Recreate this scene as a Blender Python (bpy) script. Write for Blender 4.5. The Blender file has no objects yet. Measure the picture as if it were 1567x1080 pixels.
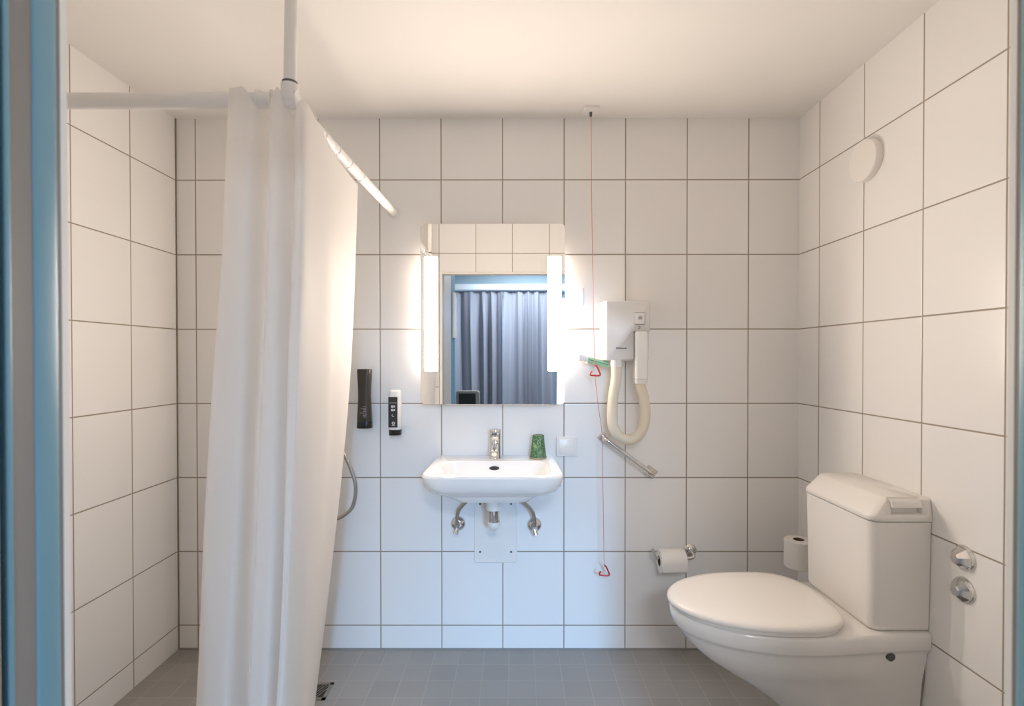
import bpy, bmesh, math, random
from mathutils import Vector, Matrix
random.seed(7)
SC = bpy.context.scene
C = SC.collection
PI = math.pi

# ------------------------------------------------------------------ room
XL, XR = -1.367, 1.143          # side walls
YF, YB = -1.52, -1.595          # front wall: bathroom face, bedroom face
ZC = 2.143                      # bathroom ceiling
DX0, DX1, DZ = -0.492, 0.541, 1.76   # doorway
TW, TH = 0.2474, 0.30           # tile size

# ------------------------------------------------------------------ materials
def new_mat(name):
    m = bpy.data.materials.new(name); m.use_nodes = True
    nt = m.node_tree; nt.nodes.clear()
    out = nt.nodes.new('ShaderNodeOutputMaterial')
    b = nt.nodes.new('ShaderNodeBsdfPrincipled')
    nt.links.new(b.outputs[0], out.inputs[0])
    return m, nt, b, out

def mat(name, col, rough=.5, metal=0., spec=.5, bump=0., bscale=200., var=0., vscale=8., coat=0.):
    m, nt, b, out = new_mat(name)
    b.inputs['Base Color'].default_value = (*col, 1)
    b.inputs['Roughness'].default_value = rough
    b.inputs['Metallic'].default_value = metal
    b.inputs['Specular IOR Level'].default_value = spec
    b.inputs['Coat Weight'].default_value = coat
    tc = nt.nodes.new('ShaderNodeTexCoord')
    if bump:
        n = nt.nodes.new('ShaderNodeTexNoise'); n.inputs['Scale'].default_value = bscale
        n.inputs['Detail'].default_value = 3
        bp = nt.nodes.new('ShaderNodeBump'); bp.inputs['Strength'].default_value = bump
        bp.inputs['Distance'].default_value = .002
        nt.links.new(tc.outputs['Object'], n.inputs['Vector'])
        nt.links.new(n.outputs['Fac'], bp.inputs['Height'])
        nt.links.new(bp.outputs[0], b.inputs['Normal'])
    if var:
        n = nt.nodes.new('ShaderNodeTexNoise'); n.inputs['Scale'].default_value = vscale
        r = nt.nodes.new('ShaderNodeMapRange')
        r.inputs['To Min'].default_value = 1 - var; r.inputs['To Max'].default_value = 1 + var
        mx = nt.nodes.new('ShaderNodeMix'); mx.data_type = 'RGBA'; mx.blend_type = 'MULTIPLY'
        mx.inputs['Factor'].default_value = 1
        mx.inputs['A'].default_value = (*col, 1)
        nt.links.new(tc.outputs['Object'], n.inputs['Vector'])
        nt.links.new(n.outputs['Fac'], r.inputs['Value'])
        nt.links.new(r.outputs[0], mx.inputs['B'])
        nt.links.new(mx.outputs['Result'], b.inputs['Base Color'])
    return m

def emis(name, col, strength):
    m, nt, b, out = new_mat(name)
    b.inputs['Base Color'].default_value = (.9, .9, .9, 1)
    b.inputs['Emission Color'].default_value = (*col, 1)
    b.inputs['Emission Strength'].default_value = strength
    return m

def tile_mat(name, ua, va, uo, vo, uw, vw, half, col, grout, rough, var=.012, spec=.5, gbump=.6):
    """tile grid in world space: ua / va name the two world axes"""
    m, nt, b, out = new_mat(name)
    N, L = nt.nodes, nt.links
    geo = N.new('ShaderNodeNewGeometry'); sep = N.new('ShaderNodeSeparateXYZ')
    L.new(geo.outputs['Position'], sep.inputs[0])
    def mth(op, a, bb=None):
        n = N.new('ShaderNodeMath'); n.operation = op
        for i, v in enumerate((a, bb)):
            if v is None: continue
            if isinstance(v, (int, float)): n.inputs[i].default_value = v
            else: L.new(v, n.inputs[i])
        return n.outputs[0]
    dist, cell = [], []
    for ax, o, w in ((ua, uo, uw), (va, vo, vw)):
        q = mth('DIVIDE', mth('SUBTRACT', sep.outputs[ax], o), w)
        fr = mth('FRACT', q)
        dist.append(mth('MULTIPLY', mth('MINIMUM', fr, mth('SUBTRACT', 1., fr)), w))
        cell.append(mth('FLOOR', q))
    d = mth('MINIMUM', dist[0], dist[1])
    mr = N.new('ShaderNodeMapRange'); mr.inputs['From Min'].default_value = half * .75
    mr.inputs['From Max'].default_value = half * 1.25
    L.new(d, mr.inputs['Value'])
    cmb = N.new('ShaderNodeCombineXYZ'); L.new(cell[0], cmb.inputs[0]); L.new(cell[1], cmb.inputs[1])
    wn = N.new('ShaderNodeTexWhiteNoise'); wn.noise_dimensions = '3D'; L.new(cmb.outputs[0], wn.inputs['Vector'])
    vr = N.new('ShaderNodeMapRange'); vr.inputs['To Min'].default_value = 1 - var; vr.inputs['To Max'].default_value = 1 + var
    L.new(wn.outputs['Value'], vr.inputs['Value'])
    mul = N.new('ShaderNodeMix'); mul.data_type = 'RGBA'; mul.blend_type = 'MULTIPLY'; mul.inputs['Factor'].default_value = 1
    mul.inputs['A'].default_value = (*col, 1); L.new(vr.outputs[0], mul.inputs['B'])
    mx = N.new('ShaderNodeMix'); mx.data_type = 'RGBA'
    mx.inputs['A'].default_value = (*grout, 1); L.new(mul.outputs['Result'], mx.inputs['B'])
    L.new(mr.outputs[0], mx.inputs['Factor']); L.new(mx.outputs['Result'], b.inputs['Base Color'])
    rr = N.new('ShaderNodeMapRange'); rr.inputs['To Min'].default_value = .8; rr.inputs['To Max'].default_value = rough
    L.new(mr.outputs[0], rr.inputs['Value']); L.new(rr.outputs[0], b.inputs['Roughness'])
    hb = N.new('ShaderNodeMapRange'); hb.inputs['From Min'].default_value = half * .6; hb.inputs['From Max'].default_value = half * 2.2
    L.new(d, hb.inputs['Value'])
    bp = N.new('ShaderNodeBump'); bp.inputs['Strength'].default_value = gbump; bp.inputs['Distance'].default_value = .001
    L.new(hb.outputs[0], bp.inputs['Height']); L.new(bp.outputs[0], b.inputs['Normal'])
    b.inputs['Specular IOR Level'].default_value = spec
    return m

TILE, GROUT = (.87, .855, .835), (.33, .28, .22)
HG = .0022
X0 = -0.5453; Z0 = 0.0974
m_tile_back = tile_mat('wall tile back', 'X', 'Z', X0, Z0, TW, TH, HG, TILE, GROUT, .22)
m_tile_left = tile_mat('wall tile left', 'Y', 'Z', 0.0, Z0, TW, TH, HG, TILE, GROUT, .22)
m_tile_right = tile_mat('wall tile right', 'Y', 'Z', -.1382, Z0, TW, TH, HG, TILE, GROUT, .22)
m_tile_front = tile_mat('wall tile front', 'X', 'Z', -.512, Z0 - .012, TW, TH, HG, TILE, GROUT, .22)
m_floor = tile_mat('grey floor tile', 'X', 'Y', .27, -.005, .0985, .0985, .0019, (.35, .335, .315), (.43, .405, .37), .45, .04, .4, .3)
m_ceil = mat('white ceiling paint', (.87, .845, .81), .85, var=.02, vscale=3)
m_ceramic = mat('white ceramic', (.87, .85, .82), .12, coat=.3)
m_plastic = mat('white plastic', (.86, .83, .79), .3)
m_lidpl = mat('white seat plastic', (.88, .85, .81), .22)
m_cream = mat('cream plastic hose', (.80, .72, .57), .45)
m_chrome = mat('polished chrome', (.72, .71, .69), .07, metal=1)
m_steel = mat('brushed steel', (.48, .46, .43), .28, metal=1)
m_dark = mat('dark gap', (.03, .028, .025), .6)
m_rubber = mat('dark grey rubber', (.10, .10, .10), .5)
m_red = mat('red plastic', (.55, .03, .02), .35)
m_cord = mat('faded red cord', (.62, .22, .17), .7)
m_paper = mat('toilet paper', (.83, .80, .75), .95, bump=.15, bscale=150)
m_card = mat('brown cardboard core', (.17, .11, .07), .9)
m_black = mat('dark brown bottle plastic', (.040, .032, .021), .25)
m_blackcap = mat('black cap plastic', (.012, .012, .012), .3)
m_label = mat('dark brown label', (.035, .026, .022), .4)
m_print = mat('white print', (.72, .70, .66), .6)
m_greyprint = mat('grey print', (.16, .15, .15), .6)
m_rail = mat('white painted rail', (.80, .78, .75), .3)
m_white_trim = mat('white trim', (.90, .85, .78), .5)
m_mirror = mat('mirror silver', (.93, .93, .92), .012, metal=1)
m_frost = mat('white housing', (.8, .78, .75), .5)
m_blueframe = mat('blue grey frame paint', (.20, .38, .46), .35)
m_taupe = mat('taupe frame paint', (.30, .27, .245), .55)
m_creamframe = mat('cream frame paint', (.60, .45, .31), .5)
m_bwall = mat('pale blue grey plaster', (.42, .52, .56), .9)
m_bfloor = mat('bedroom floor covering', (.16, .15, .15), .7, var=.1, vscale=20)
m_blind = mat('blue grey curtain cloth', (.27, .285, .33), .75, bump=.1, bscale=400)
m_tan = mat('tan paper', (.45, .36, .22), .7)

def teal():
    m, nt, b, out = new_mat('teal textured wall')
    tc = nt.nodes.new('ShaderNodeTexCoord'); v = nt.nodes.new('ShaderNodeTexVoronoi')
    v.inputs['Scale'].default_value = 160
    r = nt.nodes.new('ShaderNodeValToRGB')
    r.color_ramp.elements[0].color = (.02, .075, .10, 1); r.color_ramp.elements[1].color = (.12, .36, .45, 1)
    nt.links.new(tc.outputs['Object'], v.inputs['Vector']); nt.links.new(v.outputs['Distance'], r.inputs['Fac'])
    nt.links.new(r.outputs[0], b.inputs['Base Color']); b.inputs['Roughness'].default_value = .7
    return m
m_teal = teal()

def cup_mat():
    m, nt, b, out = new_mat('green cup print')
    tc = nt.nodes.new('ShaderNodeTexCoord')
    v = nt.nodes.new('ShaderNodeTexVoronoi'); v.feature = 'DISTANCE_TO_EDGE'; v.inputs['Scale'].default_value = 48
    v.inputs['Randomness'].default_value = 1
    n = nt.nodes.new('ShaderNodeTexNoise'); n.inputs['Scale'].default_value = 40
    r = nt.nodes.new('ShaderNodeValToRGB')
    r.color_ramp.elements[0].position = .0; r.color_ramp.elements[0].color = (.30, .42, .22, 1)
    r.color_ramp.elements[1].position = .07; r.color_ramp.elements[1].color = (.055, .145, .06, 1)
    n2 = nt.nodes.new('ShaderNodeTexNoise'); n2.inputs['Scale'].default_value = 55
    va = nt.nodes.new('ShaderNodeVectorMath'); va.operation = 'MULTIPLY_ADD'; va.inputs[1].default_value = (.045, .045, .045)
    nt.links.new(tc.outputs['Object'], n2.inputs['Vector']); nt.links.new(n2.outputs['Color'], va.inputs[0]); nt.links.new(tc.outputs['Object'], va.inputs[2])
    nt.links.new(va.outputs[0], v.inputs['Vector'])
    nt.links.new(v.outputs['Distance'], r.inputs['Fac'])
    mx = nt.nodes.new('ShaderNodeMix'); mx.data_type = 'RGBA'; mx.blend_type = 'MULTIPLY'; mx.inputs['Factor'].default_value = .7
    mr = nt.nodes.new('ShaderNodeMapRange'); mr.inputs['To Min'].default_value = .5; mr.inputs['To Max'].default_value = 1.5
    nt.links.new(tc.outputs['Object'], n.inputs['Vector']); nt.links.new(n.outputs['Fac'], mr.inputs['Value'])
    nt.links.new(r.outputs[0], mx.inputs['A']); nt.links.new(mr.outputs[0], mx.inputs['B'])
    nt.links.new(mx.outputs['Result'], b.inputs['Base Color']); b.inputs['Roughness'].default_value = .5
    return m
m_cup = cup_mat()

def cloth_mat():
    m, nt, b, out = new_mat('white shower curtain cloth')
    b.inputs['Base Color'].default_value = (.84, .82, .80, 1); b.inputs['Roughness'].default_value = .6
    b.inputs['Specular IOR Level'].default_value = .2
    t = nt.nodes.new('ShaderNodeBsdfTranslucent'); t.inputs[0].default_value = (.94, .91, .87, 1)
    mx = nt.nodes.new('ShaderNodeMixShader'); mx.inputs[0].default_value = .5
    tc = nt.nodes.new('ShaderNodeTexCoord')
    n = nt.nodes.new('ShaderNodeTexNoise'); n.inputs['Scale'].default_value = 9; n.inputs['Detail'].default_value = 2
    bp = nt.nodes.new('ShaderNodeBump'); bp.inputs['Strength'].default_value = .12; bp.inputs['Distance'].default_value = .01
    nt.links.new(tc.outputs['Object'], n.inputs['Vector']); nt.links.new(n.outputs['Fac'], bp.inputs['Height'])
    nt.links.new(bp.outputs[0], b.inputs['Normal'])
    nt.links.new(b.outputs[0], mx.inputs[1]); nt.links.new(t.outputs[0], mx.inputs[2])
    nt.links.new(mx.outputs[0], out.inputs[0])
    return m
m_cloth = cloth_mat()

def pane_mat():
    m, nt, b, out = new_mat('thin window glass')
    nt.nodes.remove(b)
    t = nt.nodes.new('ShaderNodeBsdfTransparent'); g = nt.nodes.new('ShaderNodeBsdfGlossy')
    g.inputs['Roughness'].default_value = .02
    mx = nt.nodes.new('ShaderNodeMixShader'); mx.inputs[0].default_value = .06
    nt.links.new(t.outputs[0], mx.inputs[1]); nt.links.new(g.outputs[0], mx.inputs[2])
    nt.links.new(mx.outputs[0], out.inputs[0])
    return m
m_pane = pane_mat()

WARM = (1.0, .845, .71)
m_lamp = emis('lamp diffuser', WARM, 46.)
m_lampside = emis('lamp side diffuser', WARM, 2.7)

# ------------------------------------------------------------------ object helpers
def thing(name, label, cat, loc=(0, 0, 0), group=None):
    o = bpy.data.objects.new(name, None); C.objects.link(o)
    o.empty_display_size = .05; o.location = loc
    o['label'] = label; o['category'] = cat
    if group: o['group'] = group
    return o

def root_loc(o):
    v = Vector(o.location)
    while o.parent:
        o = o.parent; v = v + Vector(o.location)
    return v

def obj(name, bm, m, parent=None, smooth=True, loc=None, label=None, cat=None, group=None, kind=None, angle=35, flip=False):
    """link a bmesh built in world coordinates as one object; m may be a list of materials"""
    off = root_loc(parent) if parent else Vector(loc or (0, 0, 0))
    bmesh.ops.remove_doubles(bm, verts=bm.verts, dist=1e-6)
    bmesh.ops.recalc_face_normals(bm, faces=bm.faces)
    bmesh.ops.translate(bm, verts=bm.verts, vec=-off)
    me = bpy.data.meshes.new(name)
    if smooth:
        for f in bm.faces: f.smooth = True
        for e in bm.edges:
            if len(e.link_faces) == 2 and e.calc_face_angle(0) > math.radians(angle): e.smooth = False
    bm.to_mesh(me); bm.free()
    for x in (m if isinstance(m, (list, tuple)) else [m]): me.materials.append(x)
    o = bpy.data.objects.new(name, me); C.objects.link(o)
    if parent: o.parent = parent
    else: o.location = off
    if label: o['label'] = label
    if cat: o['category'] = cat
    if group: o['group'] = group
    if kind: o['kind'] = kind
    return o

def BM(): return bmesh.new()

def box(bm, x0, x1, y0, y1, z0, z1, bev=0., seg=2, mi=0):
    vs = [bm.verts.new((x, y, z)) for x in (x0, x1) for y in (y0, y1) for z in (z0, z1)]
    F = [(0, 1, 3, 2), (4, 6, 7, 5), (0, 4, 5, 1), (2, 3, 7, 6), (0, 2, 6, 4), (1, 5, 7, 3)]
    fs = [bm.faces.new([vs[i] for i in f]) for f in F]
    for f in fs: f.material_index = mi
    if bev:
        es = list({e for f in fs for e in f.edges})
        bmesh.ops.bevel(bm, geom=es, offset=bev, segments=seg, profile=.5, affect='EDGES', material=-1)
    return bm

def loft(bm, rings, cap0=True, cap1=True, closed=True, mi=0):
    R = [[bm.verts.new(p) for p in r] for r in rings]
    n = len(R[0])
    for a, b in zip(R[:-1], R[1:]):
        for i in range(n if closed else n - 1):
            j = (i + 1) % n
            try: bm.faces.new((a[i], a[j], b[j], b[i])).material_index = mi
            except ValueError: pass
    if cap0: bm.faces.new(R[0]).material_index = mi
    if cap1: bm.faces.new(R[-1][::-1]).material_index = mi
    return R

def frame_of(d):
    d = Vector(d).normalized()
    a = Vector((0, 0, 1)) if abs(d.z) < .9 else Vector((1, 0, 0))
    u = d.cross(a).normalized(); v = d.cross(u).normalized()
    return d, u, v

def lathe(bm, prof, org, axis=(0, 0, 1), seg=32, cap0=True, cap1=True, mi=0, rot=0.):
    """prof: list of (radius, distance along axis)"""
    d, u, v = frame_of(axis); o = Vector(org)
    rings = [[o + d * h + (u * math.cos(rot + 2 * PI * k / seg) + v * math.sin(rot + 2 * PI * k / seg)) * max(r, 1e-5) for k in range(seg)] for r, h in prof]
    return loft(bm, rings, cap0, cap1, mi=mi)

def catmull(pts, n=8):
    P = [Vector(p) for p in pts]; P = [P[0] * 2 - P[1]] + P + [P[-1] * 2 - P[-2]]
    out = []
    for i in range(1, len(P) - 2):
        a, b, c, d = P[i - 1:i + 3]
        for k in range(n):
            t = k / n
            out.append(.5 * ((2 * b) + (c - a) * t + (2 * a - 5 * b + 4 * c - d) * t * t + (3 * b - a - 3 * c + d) * t ** 3))
    out.append(P[-2]); return out

def tube(bm, pts, r, seg=12, caps=True, ripple=None, mi=0):
    pts = [Vector(p) for p in pts]
    d, u, v = frame_of(pts[1] - pts[0]); rings = []; s = 0
    for i, p in enumerate(pts):
        t = (pts[min(i + 1, len(pts) - 1)] - pts[max(i - 1, 0)]).normalized()
        u = (u - t * u.dot(t)).normalized(); v = t.cross(u)
        rr = r[i] if isinstance(r, (list, tuple)) else r
        if ripple: rr += ripple * (1 if i % 2 else -1)
        rings.append([p + (u * math.cos(2 * PI * k / seg) + v * math.sin(2 * PI * k / seg)) * rr for k in range(seg)])
    loft(bm, rings, caps, caps, mi=mi)
    return bm

def rrect(cx, cy, hx, hy, r, n=6):
    """rounded rectangle outline, counter-clockwise list of 2D points; r may be four radii (+x+y, -x+y, -x-y, +x-y)"""
    rs = r if isinstance(r, (list, tuple)) else [r] * 4
    out = []
    for (sx, sy), a0, rr in zip(((1, 1), (-1, 1), (-1, -1), (1, -1)), (0, 90, 180, 270), rs):
        rr = min(rr, hx, hy)
        for k in range(n + 1):
            a = math.radians(a0 + 90 * k / n)
            out.append((cx + sx * (hx - rr) + rr * math.cos(a), cy + sy * (hy - rr) + rr * math.sin(a)))
    return out

def boolean(o, cutter):
    md = o.modifiers.new('cut', 'BOOLEAN'); md.operation = 'DIFFERENCE'; md.object = cutter; md.solver = 'EXACT'
    bpy.context.view_layer.update()
    dg = bpy.context.evaluated_depsgraph_get()
    me = bpy.data.meshes.new_from_object(o.evaluated_get(dg))
    o.modifiers.clear(); o.data = me
    bpy.data.objects.remove(cutter)

def struct(name, bm, m, smooth=False): return obj(name, bm, m, smooth=smooth, kind='structure')

# ------------------------------------------------------------------ setting: bathroom
b = BM(); box(b, XL - .1, XR + .1, YB, .1, -.1, 0); struct('floor', b, m_floor)
b = BM(); box(b, XL - .1, XR + .1, YB, .1, ZC, ZC + .1); struct('ceiling', b, m_ceil)
b = BM(); box(b, XL, XR, 0, .1, 0, ZC); struct('wall_back', b, m_tile_back)
b = BM(); box(b, XL - .1, XL, YB, .1, 0, ZC); struct('wall_left', b, m_tile_left)
b = BM(); box(b, XR, XR + .1, YB, .1, 0, ZC); struct('wall_right', b, m_tile_right)
b = BM()
box(b, XL, DX0 - .02, YB, YF, 0, ZC); box(b, DX1 + .02, XR, YB, YF, 0, ZC); box(b, DX0 - .02, DX1 + .02, YB, YF, DZ, ZC)
struct('wall_front', b, m_tile_front)
# narrow grey silicone line along the foot of the back wall
b = BM(); box(b, XL, XR, -.006, 0, 0, .005)
struct('baseboard_back', b, mat('grey silicone joint', (.30, .28, .26), .6))

b = BM(); box(b, XL, XL + .004, -.004, 0, .005, ZC)
struct('trim_13', b, mat('brown corner joint', (.26, .21, .15), .7))
# doorway jambs: strips of different profile one behind the other
def jamb(x, s):
    """s = +1 for the jamb whose face looks towards +x"""
    def strip(y0, y1, m, proud=0., rnd=False):
        bb = BM()
        if rnd:
            n = 10; c = (y0 + y1) / 2; h = (y1 - y0) / 2
            ring = [(x - s * .018, y0), (x - s * .018, y1)] + [(x + s * (proud * math.sin(PI * k / n)), c + h * math.cos(PI * k / n)) for k in range(n + 1)]
            loft(bb, [[(px, py, 0) for px, py in ring], [(px, py, DZ) for px, py in ring]])
        else:
            box(bb, min(x - s * .018, x + s * proud), max(x - s * .018, x + s * proud), y0, y1, 0, DZ)
        return bb
    return [
        (strip(-1.5265, -1.5185, 0, -.0), m_white_trim),
        (strip(-1.5318, -1.5265, 0, -.0005), m_taupe),
        (strip(-1.5590, -1.5318, 0, .0015, True), m_blueframe),
        (strip(-1.5830, -1.559, 0, -.0005), m_taupe),
        (strip(-1.5890, -1.583, 0, .0005, True), m_blueframe),
    ]
i = 0
for x, s in ((DX0, 1), (DX1, -1)):
    for bb, m in jamb(x, s):
        i += 1; struct('trim_%d' % i, bb, m, smooth=True)
b = BM(); box(b, DX0 - .02, DX1 + .02, YB, YF - .012, DZ - .012, DZ); struct('trim_11', b, m_white_trim)

# ------------------------------------------------------------------ setting: bedroom behind the camera (seen in the mirror)
BX0, BX1, BY0, BZ = -2.0, 2.2, -5.15, 2.45
b = BM(); box(b, BX0 - .1, BX1 + .1, BY0 - .1, YB, -.1, 0); struct('floor_bedroom', b, m_bfloor)
b = BM(); box(b, BX0 - .1, BX1 + .1, BY0 - .1, YB, BZ, BZ + .1); struct('ceiling_bedroom', b, m_bwall)
b = BM(); box(b, BX0 - .1, BX0, BY0 - .1, YB, 0, BZ); struct('wall_bedroom_left', b, m_bwall)
b = BM(); box(b, BX1, BX1 + .1, BY0 - .1, YB, 0, BZ); struct('wall_bedroom_right', b, m_bwall)
WX0, WX1, WZ0, WZ1 = -1.3, 1.35, .30, 2.05
b = BM()
box(b, BX0, WX0, BY0 - .1, BY0, 0, BZ); box(b, WX1, BX1, BY0 - .1, BY0, 0, BZ)
box(b, WX0, WX1, BY0 - .1, BY0, 0, WZ0); box(b, WX0, WX1, BY0 - .1, BY0, WZ1, BZ)
struct('wall_bedroom_rear', b, m_bwall)
# bedroom face of the wall round the bathroom block
b = BM()
box(b, BX0, XL - .1, YB, YB + .08, 0, BZ); box(b, XR + .1, BX1, YB, YB + .08, 0, BZ); box(b, XL - .1, XR + .1, YB, YB + .08, ZC + .1, BZ)
struct('wall_bedroom_front', b, m_bwall)
w = BM(); box(w, WX0, WX1, BY0 - .06, BY0 - .05, WZ0, WZ1); wo = struct('window_1', w, m_pane)
w = BM()
for x0, x1 in ((WX0, WX0 + .05), (WX1 - .05, WX1), (-.215, -.115)): box(w, x0, x1, BY0 - .08, BY0 - .03, WZ0, WZ1)  # middle bar widened and set behind the curtain slit to block daylight
for z0, z1 in ((WZ0, WZ0 + .05), (WZ1 - .05, WZ1)): box(w, WX0, WX1, BY0 - .08, BY0 - .03, z0, z1)
obj('window_frame', w, m_white_trim, wo, smooth=False)
# short teal wall beside the doorway on the bedroom side, with its cream end strip
b = BM(); box(b, -.60, -.494, -1.98, YB, 0, BZ); struct('wall_passage_left', b, m_teal)
b = BM(); box(b, -.4985, -.489, -1.97, -1.60, 0, 2.06); struct('trim_12', b, m_creamframe)
b = BM(); box(b, -.60, -.494, -2.27, -1.98, 0, BZ); struct('wall_passage_left_end', b, m_teal)

# ------------------------------------------------------------------ toilet
def toilet():
    CY = -.512
    t = thing('toilet', 'white ceramic toilet with closed lid and plastic cistern against the right wall', 'toilet', (1.0, CY, 0))
    def outline(xf, wm, wb, z, n=26, k=.52):
        side = []
        for i in range(n + 1):
            u = i / n
            u2 = k + (1 - k) * math.sin((u - .4) / .6 * PI / 2) if u > .4 else k * u / .4
            x = XR - .001 + (xf - XR + .001) * u2
            if u2 <= k:
                q = u2 / k; q = q * q * (3 - 2 * q); wdt = wb + (wm - wb) * q
            else:
                wdt = wm * math.sqrt(max(0, 1 - ((u2 - k) / (1 - k)) ** 2))
            side.append((x, wdt))
        pts = [(x, CY - w_, z) for x, w_ in side]
        pts += [(x, CY + w_, z) for x, w_ in side[-2::-1]]
        return pts
    # bowl and pedestal in one piece
    b = BM()
    lv = [(.000, .80, .105, .112), (.03, .80, .105, .113), (.10, .828, .110, .119), (.17, .745, .115, .126),
          (.21, .685, .121, .130), (.245, .628, .130, .134), (.268, .592, .139, .136), (.282, .571, .147, .138), (.295, .556, .154, .140), (.31, .540, .160, .142),
          (.335, .515, .167, .145), (.358, .499, .171, .148), (.366, .493, .174, .150), (.374, .487, .184, .158), (.380, .482, .187, .161), (.400, .477, .188, .162),
          (.414, .476, .188, .162), (.421, .479, .185, .159), (.424, .486, .179, .154)]
    loft(b, [outline(xf, wm, wb, z) for z, xf, wm, wb in lv])
    obj('bowl', b, m_ceramic, t, angle=50)
    # seat and lid, egg shaped with a straight hinge side
    def egg(xf, xb, wm, z, ins=0., n=40):
        pts = []
        xf += ins; xb -= ins; wm -= ins
        xm = xb - .30 * (xb - xf) * 1.25
        for i in range(n):
            a = 2 * PI * i / n
            cx, sy = math.cos(a), math.sin(a)
            if cx < 0: x = xm + (xm - xf) * cx; y = wm * sy
            else:
                e = .62
                x = xm + (xb - xm) * abs(cx) ** e
                y = wm * (abs(sy) ** .72) * (1 if sy >= 0 else -1)
            pts.append((x, CY + y, z))
        return pts
    b = BM()
    loft(b, [egg(.474, .94, .187, z, i) for z, i in ((.4245, .010), (.426, .004), (.434, .004), (.4345, .010))])
    obj('seat', b, m_lidpl, t, angle=60)
    b = BM()
    loft(b, [egg(.468, .945, .190, z, i) for z, i in ((.4355, .004), (.437, .001), (.443, 0), (.449, .003), (.453, .010), (.456, .03), (.458, .07), (.459, .12))])
    lid = obj('lid', b, m_lidpl, t, angle=60)
    for s in (-1, 1):
        b = BM(); tube(b, [(.936, CY + s * .075 - .016, .432), (.936, CY + s * .075 + .016, .432)], .0080, 14); obj('hinge', b, m_lidpl, lid)
    # cistern
    TY0, TY1 = -.672, -.335
    b = BM()
    rings = []
    for z, f, e in ((.426, .010, .012), (.430, .006, .008), (.440, .004, .006), (.60, .002, .003), (.729, 0, 0)):
        hx = (XR - .979 - f) / 2; cx = XR - hx - .001
        rings.append([(x, y, z) for x, y in rrect(cx, (TY0 + TY1) / 2, hx, (TY1 - TY0) / 2 - e, [.003, .026, .026, .003], 8)])
    loft(b, rings); cis = obj('cistern', b, m_plastic, t, angle=50)
    b = BM(); rings = []
    for z, f, e in ((.7318, .001, .001), (.733, 0, 0), (.744, .0, 0), (.747, .0015, .0005), (.790, .041, .007), (.793, .046, .010), (.795, .053, .016)):
        x0 = .976 + f; hx = (XR - .001 - x0) / 2
        rings.append([(x, y, z) for x, y in rrect(x0 + hx, (TY0 + TY1) / 2, hx, (TY1 - TY0) / 2 + .003 - e, [.003, .03, .03, .003], 8)])
    loft(b, rings); lidc = obj('cistern_lid', b, m_plastic, t, angle=50)
    cb = BM(); box(cb, 1.030, 1.114, -.70, -.655, .7515, .80, .002); cut = obj('cutter', cb, m_plastic)
    boolean(lidc, cut)
    b = BM()
    rings = [[(x, y, z) for y, z in ((-.676, .771), (-.6745, .782), (-.668, .790), (-.650, .7925), (-.650, .7715))] for x in (1.0315, 1.1125)]
    loft(b, rings); obj('flush_flap', b, m_plastic, lidc, angle=50)
    b = BM(); tube(b, [(1.030, -.62, .362), (1.034, -.672, .357)], [.013, .0115], 16)
    obj('bolt_cap', b, m_rubber, t)['label'] = 'dark grey bolt cap'
    b = BM(); tube(b, catmull([(1.139, -.655, .43), (1.1385, -.655, .36), (1.139, -.648, .28), (1.139, -.636, .18), (1.139, -.628, .08), (1.139, -.625, .005)], 5), .0035, 8)
    obj('edge_seal', b, mat('grey seal', (.28, .27, .26), .6), t)['label'] = 'grey sealing strip'
    return t
toilet()

# ------------------------------------------------------------------ washbasin
SX = -.078; SZ = .787
def basin():
    t = thing('washbasin', 'white ceramic washbasin hung on the tiled wall below the lit mirror', 'sink', (SX, -.18, SZ))
    b = BM(); n = 7
    def R(hx, y0, y1, r, z): return [(x, y, z) for x, y in rrect(SX, (y0 + y1) / 2, hx, (y1 - y0) / 2, r, n)]
    rings = [
        R(.022, -.235, -.19, .022, .672), R(.07, -.275, -.15, .05, .674), R(.135, -.312, -.125, .055, .683),
        R(.168, -.328, -.118, .05, .705), R(.184, -.337, -.115, .045, .745), R(.192, -.342, -.115, .045, .776), R(.197, -.346, -.113, .045, .7845),
        R(.203, -.351, -.108, .05, .787),
        R(.232, -.366, -.001, [.012, .012, .055, .055], .7875), R(.239, -.371, -.001, [.012, .012, .06, .06], .785), R(.2425, -.375, -.001, [.012, .012, .06, .06], .778),
        R(.2415, -.3745, -.001, [.012, .012, .06, .06], .765),
        R(.234, -.369, -.001, [.02, .02, .06, .06], .742), R(.221, -.359, -.001, [.03, .03, .06, .06], .7255), R(.204, -.346, -.001, [.03, .03, .06, .06], .715),
        R(.178, -.325, -.001, [.03, .03, .06, .06], .704), R(.14, -.295, -.02, .05, .690), R(.09, -.262, -.06, .05, .676), R(.04, -.23, -.15, .04, .665)]
    # the upper back of the basin keeps its corner cut: narrower at the wall
    for r in rings[8:15]:
        for i, (x, y, z) in enumerate(r):
            if y > -.20:
                k = min(1, (y + .20) / .2) ** 1.6
                r[i] = (SX + (x - SX) * (1 - .035 * k), y, z)
    loft(b, rings, cap0=True, cap1=True)
    bo = obj('basin', b, m_ceramic, t, angle=24)
    b = BM(); lathe(b, [(.021, 0), (.019, .003), (.011, .0035), (.010, .001)], (SX, -.2125, .6715), seg=24); obj('drain_plug', b, m_chrome, bo)
    b = BM()
    pts = []
    d = Vector((0, -.35, .94)).normalized()
    o = [(SX - .002 + .019 * math.cos(2 * PI * k / 24), -.116 + 0, .7605 + .0075 * math.sin(2 * PI * k / 24)) for k in range(24)]
    loft(b, [[(x, y - .0035, z) for x, y, z in o], [(x, y + .004, z) for x, y, z in o]])
    obj('overflow_hole', b, m_dark, bo)['label'] = 'dark overflow slot'
    return t
basin()

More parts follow.
